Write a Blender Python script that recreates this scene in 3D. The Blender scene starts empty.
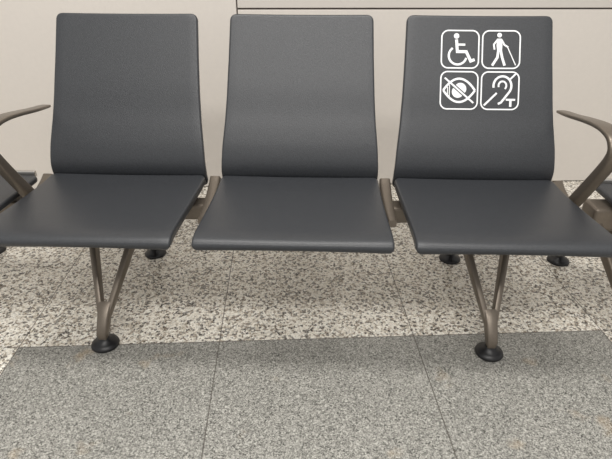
import bpy, bmesh, math
from mathutils import Vector, Matrix
sc=bpy.context.scene
try:
    sc.view_settings.view_transform='Standard'; sc.view_settings.look='None'
except Exception as e: print(e)

# ------------------------------------------------------------ materials
def new_mat(name):
    m=bpy.data.materials.new(name); m.use_nodes=True
    nt=m.node_tree; b=nt.nodes['Principled BSDF']
    return m,nt,b
def N(nt,t,**k):
    n=nt.nodes.new(t)
    for a,v in k.items(): setattr(n,a,v)
    return n
def simple(name,col,rough=.5,metal=0,bump=0,bscale=300,var=0):
    m,nt,b=new_mat(name)
    b.inputs['Base Color'].default_value=(*col,1); b.inputs['Roughness'].default_value=rough
    b.inputs['Metallic'].default_value=metal
    tc=N(nt,'ShaderNodeTexCoord'); no=N(nt,'ShaderNodeTexNoise'); no.inputs['Scale'].default_value=bscale
    no.inputs['Detail'].default_value=3
    nt.links.new(tc.outputs['Object'],no.inputs['Vector'])
    if bump:
        bp=N(nt,'ShaderNodeBump'); bp.inputs['Strength'].default_value=bump; bp.inputs['Distance'].default_value=.001
        nt.links.new(no.outputs['Fac'],bp.inputs['Height']); nt.links.new(bp.outputs['Normal'],b.inputs['Normal'])
    if var:
        r=N(nt,'ShaderNodeValToRGB')
        r.color_ramp.elements[0].position=.3; r.color_ramp.elements[1].position=.7
        r.color_ramp.elements[0].color=(*[c*(1-var) for c in col],1)
        r.color_ramp.elements[1].color=(*[c*(1+var) for c in col],1)
        nt.links.new(no.outputs['Fac'],r.inputs['Fac']); nt.links.new(r.outputs['Color'],b.inputs['Base Color'])
    return m
M_seat=simple('charcoal_polyurethane',(.030,.0322,.0362),.38,0,.5,380,.30)
M_frame=simple('bronze_painted_aluminium',(.165,.138,.11),.36,.5,.1,200,.06)
M_alu=simple('polished_aluminium',(.55,.53,.50),.28,.9)
M_black=simple('black_rubber',(.006,.006,.007),.4,0,.1,200)
M_white=simple('white_print',(.82,.83,.84),.5)
M_dark=simple('dark_steel',(.03,.03,.032),.5,.3)
M_wall=simple('wall_panel_laminate',(.68,.635,.585),.45,0,.05,60,.012)
M_gap=simple('panel_joint',(.13,.11,.10),.7)
M_sill=simple('wall_ledge_paint',(.61,.57,.525),.5,0,.05,60)

def floor_mat():
    m,nt,b=new_mat('granite_tiles'); L=nt.links.new
    tc=N(nt,'ShaderNodeTexCoord')
    def grain(scale,stops,seed):
        mp=N(nt,'ShaderNodeMapping'); mp.inputs['Location'].default_value=(seed,seed*.7,0)
        L(tc.outputs['Object'],mp.inputs['Vector'])
        v=N(nt,'ShaderNodeTexVoronoi'); v.inputs['Scale'].default_value=scale
        L(mp.outputs['Vector'],v.inputs['Vector'])
        sp=N(nt,'ShaderNodeSeparateColor'); L(v.outputs['Color'],sp.inputs['Color'])
        r=N(nt,'ShaderNodeValToRGB'); r.color_ramp.interpolation='CONSTANT'
        while len(r.color_ramp.elements)<len(stops): r.color_ramp.elements.new(.5)
        for e,(p,c) in zip(r.color_ramp.elements,stops): e.position=p; e.color=(*c,1)
        L(sp.outputs['Red'],r.inputs['Fac']); return r.outputs['Color']
    def mix(a,bb,f,mode='MIX'):
        x=N(nt,'ShaderNodeMix',data_type='RGBA',blend_type=mode)
        if isinstance(f,float): x.inputs['Factor'].default_value=f
        else: L(f,x.inputs['Factor'])
        for s,i in ((a,'A'),(bb,'B')):
            if isinstance(s,tuple): x.inputs[i].default_value=(*s,1)
            else: L(s,x.inputs[i])
        return x.outputs['Result']
    def math_(op,a,bb=None,c=None):
        x=N(nt,'ShaderNodeMath',operation=op)
        for i,s in enumerate((a,bb,c)):
            if s is None: continue
            if isinstance(s,(int,float)): x.inputs[i].default_value=s
            else: L(s,x.inputs[i])
        return x.outputs[0]
    light1=grain(135,[(0,(.014,.012,.010)),(.20,(.20,.155,.11)),(.31,(.50,.44,.35)),(.45,(.80,.75,.66)),(.75,(.93,.90,.82))],0.0)
    light2=grain(270,[(0,(.025,.02,.016)),(.22,(.40,.34,.27)),(.38,(.76,.71,.62)),(.7,(.93,.90,.82))],3.1)
    light=mix(light1,light2,.34)
    dark1=grain(240,[(0,(.10,.098,.09)),(.25,(.215,.21,.19)),(.55,(.315,.308,.28)),(.85,(.45,.44,.40))],7.3)
    dark2=grain(400,[(0,(.055,.054,.048)),(.25,(.215,.21,.19)),(.5,(.33,.322,.295)),(.8,(.56,.55,.50))],5.7)
    dark=mix(dark1,dark2,.5)
    ns=N(nt,'ShaderNodeTexNoise'); ns.inputs['Scale'].default_value=7; ns.inputs['Detail'].default_value=4
    L(tc.outputs['Object'],ns.inputs['Vector'])
    sr=N(nt,'ShaderNodeValToRGB'); sr.color_ramp.elements[0].position=.64; sr.color_ramp.elements[1].position=.77
    L(ns.outputs['Fac'],sr.inputs['Fac'])
    st=math_('MULTIPLY',sr.outputs['Color'],.38)
    dark=mix(dark,(.48,.33,.17),st)
    se=N(nt,'ShaderNodeSeparateXYZ'); L(tc.outputs['Object'],se.inputs['Vector'])
    x,y=se.outputs['X'],se.outputs['Y']
    mask=math_('MULTIPLY',math_('MULTIPLY',math_('GREATER_THAN',x,0.0),math_('LESS_THAN',x,1.8)),math_('LESS_THAN',y,0.0))
    col=mix(light,dark,mask)
    def joint(c):
        f=math_('FRACT',math_('ADD',math_('DIVIDE',c,.6),100.0))
        d=math_('ABSOLUTE',math_('SUBTRACT',f,.5))
        return math_('GREATER_THAN',d,.5-.0028)
    j=math_('MAXIMUM',joint(x),joint(y))
    j=math_('MULTIPLY',j,.75)
    col=mix(col,(.08,.07,.06),j)
    L(col,b.inputs['Base Color']); b.inputs['Roughness'].default_value=.26
    return m
M_floor=floor_mat()

# ------------------------------------------------------------ helpers
def link(me,name,mat,parent=None,smooth=True):
    ob=bpy.data.objects.new(name,me); sc.collection.objects.link(ob)
    if mat: me.materials.append(mat)
    if smooth:
        for p in me.polygons: p.use_smooth=True
    if parent: ob.parent=parent
    return ob
def finish(bm,name,mat,parent=None,smooth=True):
    bmesh.ops.recalc_face_normals(bm,faces=bm.faces)
    me=bpy.data.meshes.new(name); bm.to_mesh(me); bm.free()
    return link(me,name,mat,parent,smooth)
def empty(name,loc=(0,0,0),rz=0):
    e=bpy.data.objects.new(name,None); e.location=loc; e.rotation_euler=(0,0,rz); e.empty_display_size=.1
    sc.collection.objects.link(e); return e
def catmull(P,n=10):
    out=[]
    for i in range(len(P)-1):
        p0=P[max(i-1,0)];p1=P[i];p2=P[i+1];p3=P[min(i+2,len(P)-1)]
        for k in range(n):
            t=k/n
            out.append(tuple(.5*((2*b)+(-a+c)*t+(2*a-5*b+4*c-d)*t*t+(-a+3*b-3*c+d)*t**3) for a,b,c,d in zip(p0,p1,p2,p3)))
    out.append(tuple(P[-1])); return out
class Prof:
    def __init__(s,P):
        s.p=catmull(P,14); s.l=[0]
        for a,b in zip(s.p,s.p[1:]): s.l.append(s.l[-1]+math.dist(a[:2],b[:2]))
        s.L=s.l[-1]
    def at(s,d):
        d=min(max(d,0),s.L)
        for i in range(len(s.l)-1):
            if d<=s.l[i+1]+1e-9: break
        t=(d-s.l[i])/max(s.l[i+1]-s.l[i],1e-9)
        a,b=s.p[i],s.p[i+1]
        v=[x+(y-x)*t for x,y in zip(a,b)]
        return v
    def frame(s,d):
        a=s.at(d-.006);b=s.at(d+.006)
        dy,dz=b[0]-a[0],b[1]-a[1]; l=math.hypot(dy,dz)
        return s.at(d),(dy/l,dz/l)
def panel(name,prof,width,T,R,mat,parent,x0=0,side=1,ncol=18,crown=0.0,er=.007):
    """shell of thickness T, plan corner radius R, edge rounding er"""
    ds=[]; L=prof.L
    e=[0,.0005,.0015,.003,.0045,.007,.010,.014,.019,.025,.032,.040]
    ds=e+[.05+(L-.10)*i/34 for i in range(35)]+[L-q for q in reversed(e)]
    bm=bmesh.new(); rings=[]
    r=T/2
    for d in ds:
        (y,z,*_),(ty,tz)=prof.frame(d)
        ny,nz=-tz*side,ty*side
        dd=min(d,L-d)
        w=width(d/L)/2
        hw=w-R+math.sqrt(max(R*R-(R-min(dd,R))**2,0))
        hh=r-er+math.sqrt(max(er*er-(er-min(dd,er))**2,0))
        e2=min(er,hh)
        ring=[]; pts=[]
        for i in range(ncol+1):
            t=-1+2*i/ncol; pts.append((t*(hw-er),hh))
        for k in range(1,6):
            a=math.pi/2-math.pi/2*k/5; pts.append((hw-er+er*math.cos(a),hh-e2+e2*math.sin(a)))
        for k in range(0,5):
            a=-math.pi/2*k/5; pts.append((hw-er+er*math.cos(a),-(hh-e2)-1e-4+e2*math.sin(a)))
        for i in range(ncol+1):
            t=1-2*i/ncol; pts.append((t*(hw-er),-hh))
        for k in range(1,6):
            a=-math.pi/2+math.pi/2*k/5; pts.append((-(hw-er+er*math.cos(a)),-(hh-e2)-1e-4+e2*math.sin(a)))
        for k in range(0,5):
            a=math.pi/2*k/5; pts.append((-(hw-er+er*math.cos(a)),hh-e2+e2*math.sin(a)))
        for u,h in pts:
            c=crown*(u/w)**2
            h2=h-r+c
            ring.append(bm.verts.new((x0+u,y+ny*h2,z+nz*h2)))
        rings.append(ring)
    for a,b in zip(rings,rings[1:]):
        n=len(a)
        for i in range(n): bm.faces.new((a[i],a[(i+1)%n],b[(i+1)%n],b[i]))
    bm.faces.new(rings[0]); bm.faces.new(rings[-1])
    return finish(bm,name,mat,parent)
def sweep(name,path,mat,parent,rounding=.35):
    P=[Vector(p[:3]) for p in path]; bm=bmesh.new(); rings=[]
    for i,p in enumerate(path):
        t=(P[min(i+1,len(P)-1)]-P[max(i-1,0)]).normalized()
        xa=Vector((1,0,0)); n=t.cross(xa).normalized(); xa=n.cross(t).normalized()
        w,h=p[3]/2,p[4]/2; ring=[]
        for k in range(20):
            a=2*math.pi*k/20; c,s=math.cos(a),math.sin(a)
            q=rounding
            ring.append(bm.verts.new(P[i]+xa*w*math.copysign(abs(c)**q,c)+n*h*math.copysign(abs(s)**q,s)))
        rings.append(ring)
    for a,b in zip(rings,rings[1:]):
        for i in range(20): bm.faces.new((a[i],a[(i+1)%20],b[(i+1)%20],b[i]))
    bm.faces.new(rings[0]); bm.faces.new(rings[-1])
    ob=finish(bm,name,mat,parent)
    md=ob.modifiers.new('es','EDGE_SPLIT'); md.split_angle=math.radians(50)
    return ob
def rbox(name,size,loc,mat,parent,bev=.006,rot=(0,0,0)):
    bm=bmesh.new(); bmesh.ops.create_cube(bm,size=1)
    bmesh.ops.scale(bm,vec=size,verts=bm.verts)
    if bev: bmesh.ops.bevel(bm,geom=list(bm.edges),offset=bev,segments=3,affect='EDGES',profile=.5)
    ob=finish(bm,name,mat,parent,False); ob.location=loc; ob.rotation_euler=rot; return ob
def lathe(name,prof,loc,mat,parent,n=36):
    bm=bmesh.new(); rings=[]
    for r,z in prof: rings.append([bm.verts.new((loc[0]+r*math.cos(2*math.pi*k/n),loc[1]+r*math.sin(2*math.pi*k/n),loc[2]+z)) for k in range(n)])
    for a,b in zip(rings,rings[1:]):
        for i in range(n): bm.faces.new((a[i],a[(i+1)%n],b[(i+1)%n],b[i]))
    bm.faces.new(rings[0]); bm.faces.new(rings[-1])
    ob=finish(bm,name,mat,parent)
    md=ob.modifiers.new('es','EDGE_SPLIT'); md.split_angle=math.radians(50)
    return ob

# ------------------------------------------------------------ seating
YF,YR=1.142,1.665; YB=(YF+YR)/2; ZB=.335
P=.549
def leg(tag,x,parent,mat=None):
    mat=mat or M_frame
    for nm,y0 in (('front',YF),('rear',YR)):
        lathe(f'foot_{nm}_{tag}',[(.039,0),(.041,.004),(.039,.010),(.030,.016),(.018,.022),(.014,.030)],(x,y0,0),M_black,parent)
        dy=YB-y0
        st=[]
        for s,w,t in ((-.06,.024,.026),(.0,.031,.033),(.06,.033,.036),(.13,.035,.034),(.20,.040,.030),(.25,.045,.020)):
            st.append((x,y0+dy*max(s*.9,0.0),.045+(ZB-.045)*s,w,t))
        sweep(f'leg_stem_{nm}_{tag}',st,mat,parent,.45)
        for k in (-1,1):
            pa=[]
            for s in (.14,.22,.32,.45,.6,.75,.9,1.0):
                pa.append((x+k*(.010+.074*(s-.14)/.86),y0+dy*s*.98,.045+(ZB-.045)*s,.016+.006*s,.022+.026*s))
            sweep(f'leg_fork_{nm}_{"in" if k<0 else "out"}_{tag}',pa,mat,parent)
    rbox(f'leg_clamp_{tag}',(.20,.085,.075),(x,YB,ZB),mat,parent,.01)
def armrest(tag,x,parent):
    pts=[(1.585,.606,.030,.009),(1.56,.609,.034,.011),(1.50,.616,.038,.012),(1.42,.628,.042,.013),(1.35,.636,.046,.014),(1.30,.636,.047,.015),
         (1.262,.626,.045,.017),(1.243,.602,.042,.020),(1.250,.572,.038,.024),(1.275,.530,.035,.028),(1.315,.470,.034,.031),(1.36,.405,.034,.034),(YB,.345,.034,.036)]
    pts=catmull(pts,5)
    sweep(f'armrest_{tag}',[(x,*p) for p in pts],M_frame,parent,.45)
SEATP=Prof([(1.052,.396),(1.044,.408),(1.052,.422),(1.085,.4285),(1.16,.425),(1.26,.419),(1.36,.415),(1.43,.414),(1.478,.417)])
def seatw(s): return .498-.004*math.sin(math.pi*s)
BACKP=Prof([(1.500,.372),(1.484,.410),(1.480,.450),(1.496,.500),(1.522,.555),(1.548,.605),(1.5805,.674),(1.6145,.7415),(1.6483,.8083),(1.682,.876)])
def backw(s):
    K=[(0,.500),(.12,.499),(.25,.490),(.4,.474),(.55,.463),(.75,.454),(1,.446)]
    for (a,va),(b,vb) in zip(K,K[1:]):
        if s<=b: t=(s-a)/(b-a); return va+(vb-va)*t
    return K[-1][1]
def bracket(tag,x,parent):
    pts=[(1.27,.362,.024,.022),(1.33,.357,.030,.032),(1.39,.357,.034,.042),(1.44,.365,.036,.046),(1.475,.380,.036,.040),(1.50,.400,.034,.026)]
    sweep(f'seat_bracket_{tag}',[(x,*p) for p in catmull(pts,5)],M_frame,parent,.5)

bench=empty('airport_waiting_bench')
for i,n in ((-1,'1'),(0,'2'),(1,'3')):
    panel(f'seat_{n}',SEATP,seatw,.026,.022,M_seat,bench,i*P,1,crown=.003)
    panel(f'backrest_{n}',BACKP,backw,.020,.020,M_seat,bench,i*P,1,crown=.004)
    rbox(f'seat_pan_{n}',(.40,.30,.02),(i*P,1.30,.385),M_dark,bench,.006)
    rbox(f'seat_mount_{n}',(.12,.10,.05),(i*P,YB,.362),M_dark,bench,.006)
    rbox(f'back_mount_{n}',(.36,.10,.03),(i*P,1.475,.372),M_dark,bench,.006)
for k,x in enumerate((-1.5*P,-.5*P,.5*P,1.5*P)): bracket(str(k+1),x,bench)
rbox('beam',(3*P+.05,.060,.055),(0,YB,ZB),M_frame,bench,.010)
for k,x in enumerate((-1.5*P-.027,1.5*P+.027)): rbox(f'beam_cap_{k+1}',(.006,.064,.059),(x,YB,ZB),M_black,bench,.002)
leg('left',-.576,bench); leg('right',.576,bench)
armrest('left',-1.5*P,bench); armrest('right',1.5*P,bench)

# ---- accessibility pictograms printed on the third backrest
bm=bmesh.new()
def W(x,y):   # x metres from panel centre, y metres down from the top edge
    (py,pz,*_),(ty,tz)=BACKP.frame(BACKP.L-y)
    h=.0014+.004*(x/.225)**2
    return Vector((P+x,py-tz*h,pz+ty*h))
cell=None
def C(u,v): return cell[0]+u*cell[2], cell[1]+(1-v)*cell[2]
def poly(pts):
    vs=[bm.verts.new(W(*C(*p))) for p in pts]
    if len(vs)>2: bm.faces.new(vs)
def stroke(pts,w,closed=False):
    w/=2; n=len(pts); Lp=[];Rp=[]
    for i,p in enumerate(pts):
        a=pts[(i-1)%n] if (closed or i>0) else p; b=pts[(i+1)%n] if (closed or i<n-1) else p
        d1=Vector((p[0]-a[0],p[1]-a[1])); d2=Vector((b[0]-p[0],b[1]-p[1]))
        if d1.length<1e-9: d1=d2
        if d2.length<1e-9: d2=d1
        d1.normalize();d2.normalize(); t=(d1+d2).normalized(); m=Vector((-t.y,t.x))
        k=1/max(m.dot(Vector((-d1.y,d1.x))),.5)
        Lp.append((p[0]+m.x*w*k,p[1]+m.y*w*k)); Rp.append((p[0]-m.x*w*k,p[1]-m.y*w*k))
    for i in range(n if closed else n-1):
        j=(i+1)%n
        for q in range(4):
            f0,f1=q/4,(q+1)/4
            lp=lambda A,B,f:(A[0]+(B[0]-A[0])*f,A[1]+(B[1]-A[1])*f)
            poly([lp(Lp[i],Lp[j],f0),lp(Lp[i],Lp[j],f1),lp(Rp[i],Rp[j],f1),lp(Rp[i],Rp[j],f0)])
def disc(c,r,n=24):
    for k in range(n):
        a,b=2*math.pi*k/n,2*math.pi*(k+1)/n
        poly([c,(c[0]+r*math.cos(a),c[1]+r*math.sin(a)),(c[0]+r*math.cos(b),c[1]+r*math.sin(b))])
def arc(c,rx,ry,a0,a1,n=26): return [(c[0]+rx*math.cos(math.radians(a0+(a1-a0)*k/n)),c[1]+ry*math.sin(math.radians(a0+(a1-a0)*k/n))) for k in range(n+1)]
def frame():
    r=.18; pts=[]
    for cx,cy,a in ((1-r,1-r,0),(r,1-r,90),(r,r,180),(1-r,r,270)): pts+=arc((cx,cy),r,r,a,a+90,8)
    pts=[(.02+.96*u,.02+.96*v) for u,v in pts]
    stroke(pts,.035,True)
S=.119;PI_=.1255;X0=.005;Y0=.045
def setc(i,j):
    global cell
    cell=(X0+(-PI_ if i==0 else 0)+(PI_-S)/2,Y0+j*.1255,S)
setc(0,0); frame()      # wheelchair user
disc((.40,.84),.07); stroke([(.40,.75),(.43,.44),(.66,.44),(.78,.20),(.88,.24)],.075); stroke([(.42,.62),(.63,.62)],.055)
stroke(arc((.44,.34),.23,.23,125,345),.055)
setc(1,0); frame()      # walking person with cane
disc((.45,.87),.06); poly([(.39,.78),(.51,.78),(.53,.60),(.52,.46),(.40,.46),(.38,.60)])
stroke([(.43,.48),(.41,.30),(.28,.09)],.065); stroke([(.49,.48),(.53,.30),(.60,.09)],.065)
stroke([(.50,.76),(.58,.62),(.68,.56)],.045); stroke([(.40,.75),(.31,.63),(.33,.50)],.045); stroke([(.66,.57),(.88,.10)],.026)
setc(0,1); frame()      # low vision: eye outline, iris, crossed by a slash
def yr(u):
    q=max(0,1-((u-.5)/.41)**2)*.30
    return .5-q,.5+q
us=[.09+.82*k/32 for k in range(33)]
stroke([(u,yr(u)[1]) for u in us],.055); stroke([(u,yr(u)[0]) for u in us],.055)
sl=math.degrees(math.atan2(-.64,.76))
nx,ny=-math.sin(math.radians(sl)),math.cos(math.radians(sl))
for sgn in (1,-1):
    off=.05*sgn
    c=(.5+nx*off,.5+ny*off); a0=sl if sgn>0 else sl+180
    pts=arc(c,.155,.155,a0,a0+180,14)
    for a,b_ in zip(pts,pts[1:]): poly([c,a,b_])
stroke([(.12,.82),(.88,.18)],.045)
for u in (.20,.25): stroke([(u,yr(u)[0]+.02),(u,min(yr(u)[1],.82-(u-.12)*.84)-.05)],.022)
setc(1,1); frame()      # hearing loop: ear, diagonal bar, T
stroke(arc((.56,.62),.23,.25,190,-45,24)+[(.66,.36),(.60,.28),(.54,.20),(.46,.16)],.055)
stroke(arc((.56,.63),.10,.11,200,-50,14),.045)
stroke([(.10,.12),(.42,.44)],.05); stroke([(.76,.80),(.90,.94)],.045)
stroke([(.66,.27),(.90,.27)],.05); stroke([(.78,.27),(.78,.09)],.06)
finish(bm,'accessibility_pictograms',M_white,bench,False)

# ---- neighbouring side tables (low, backless units either side)
def table(name,sx,x_in,legx,yfront):
    e=empty(name)
    w=.50; xc=sx*(x_in+w/2)
    tp=Prof([(yfront,.405),(1.25,.405),(1.37,.405),(1.49,.405)])
    panel('table_top',tp,lambda s:w,.020,.02,M_seat,e,xc,1)
    rbox('rear_trim',(w-.03,.014,.020),(xc,1.50,.405),M_alu,e,.003)
    rbox('beam',(w-.02,.06,.055),(xc,YB,ZB),M_frame,e,.01)
    rbox('top_mount',(.2,.1,.04),(xc,YB,.378),M_dark,e,.005)
    leg('leg',sx*legx,e)
    return e
table('low_side_table',-1,.852,1.22,1.20)
table('low_side_table',1,.935,.993,1.14)

# ------------------------------------------------------------ room
TH=.0755
org=Vector((-.832,1.121,0))
def room(lx,ly,z=0):
    return (org.x+lx*math.cos(TH)-ly*math.sin(TH),org.y+lx*math.sin(TH)+ly*math.cos(TH),z)
bm=bmesh.new()
vs=[bm.verts.new(v) for v in ((-3.2,-3.6,0),(5,-3.6,0),(5,1.25,0),(-3.2,1.25,0))]; bm.faces.new(vs)
fl=finish(bm,'floor',M_floor,None,False); fl.location=org; fl.rotation_euler=(0,0,TH)
WY=1.165
def wb(name,lx0,lx1,z0,z1,mat,d0=0,d1=.08,parent=None,bev=0):
    o=rbox(name,(lx1-lx0,d1-d0,z1-z0),room((lx0+lx1)/2,WY+(d0+d1)/2,(z0+z1)/2),mat,parent,bev,(0,0,TH)); return o
JX=.62
wb('wall_back',-3.2,5,0,2.9,M_gap,.012,.09)
wall=bpy.data.objects['wall_back']
def wp(name,*a,**k):
    o=wb(name,*a,**k); mw=Matrix.LocRotScale(o.location,o.rotation_euler,None)
    pm=Matrix.LocRotScale(wall.location,wall.rotation_euler,None)
    o.parent=wall; l=pm.inverted()@mw; o.location=l.to_translation(); o.rotation_euler=l.to_euler(); return o
wp('panel_1',-1.2,JX-.003,.004,2.9,M_wall,0,.012,bev=.002)
wp('panel_0',-3.2,-1.206,.004,2.9,M_wall,0,.012,bev=.002)
wp('panel_2',JX+.003,5,.004,.828,M_wall,0,.012,bev=.002)
wp('panel_3',JX+.003,5,.835,2.9,M_sill,0,.012,bev=.002)

# ------------------------------------------------------------ light
w=bpy.data.worlds.new('world'); sc.world=w; w.use_nodes=True
bg=w.node_tree.nodes['Background']; bg.inputs['Color'].default_value=(1,.985,.96,1); bg.inputs['Strength'].default_value=.68
def area(name,loc,sx,sy,p,col=(1,.97,.93)):
    l=bpy.data.lights.new(name,'AREA'); l.shape='RECTANGLE'; l.size=sx; l.size_y=sy; l.energy=p; l.color=col
    o=bpy.data.objects.new(name,l); o.location=loc; sc.collection.objects.link(o); return o
area('ceiling_light_panel',(0,.9,2.8),2.2,.4,50)
area('ceiling_light_panel',(0,-.8,2.8),2.6,.5,62)

# ------------------------------------------------------------ camera
cx,Hc,f,pi_,ya,ro=.0604,1.040,500,.504,-.0264,.0039
R=Vector((math.cos(ya),-math.sin(ya),0)); F=Vector((math.sin(ya)*math.cos(pi_),math.cos(ya)*math.cos(pi_),-math.sin(pi_)))
Uv=Vector((math.sin(ya)*math.sin(pi_),math.cos(ya)*math.sin(pi_),math.cos(pi_)))
R2=R*math.cos(ro)+Uv*math.sin(ro); U2=-R*math.sin(ro)+Uv*math.cos(ro)
cam=bpy.data.cameras.new('camera'); cam.sensor_width=36; cam.lens=f/612*36; cam.clip_start=.02
co=bpy.data.objects.new('camera',cam); sc.collection.objects.link(co)
m=Matrix((R2,U2,-F)).transposed().to_4x4(); m.translation=(cx,0,Hc); co.matrix_world=m
sc.camera=co
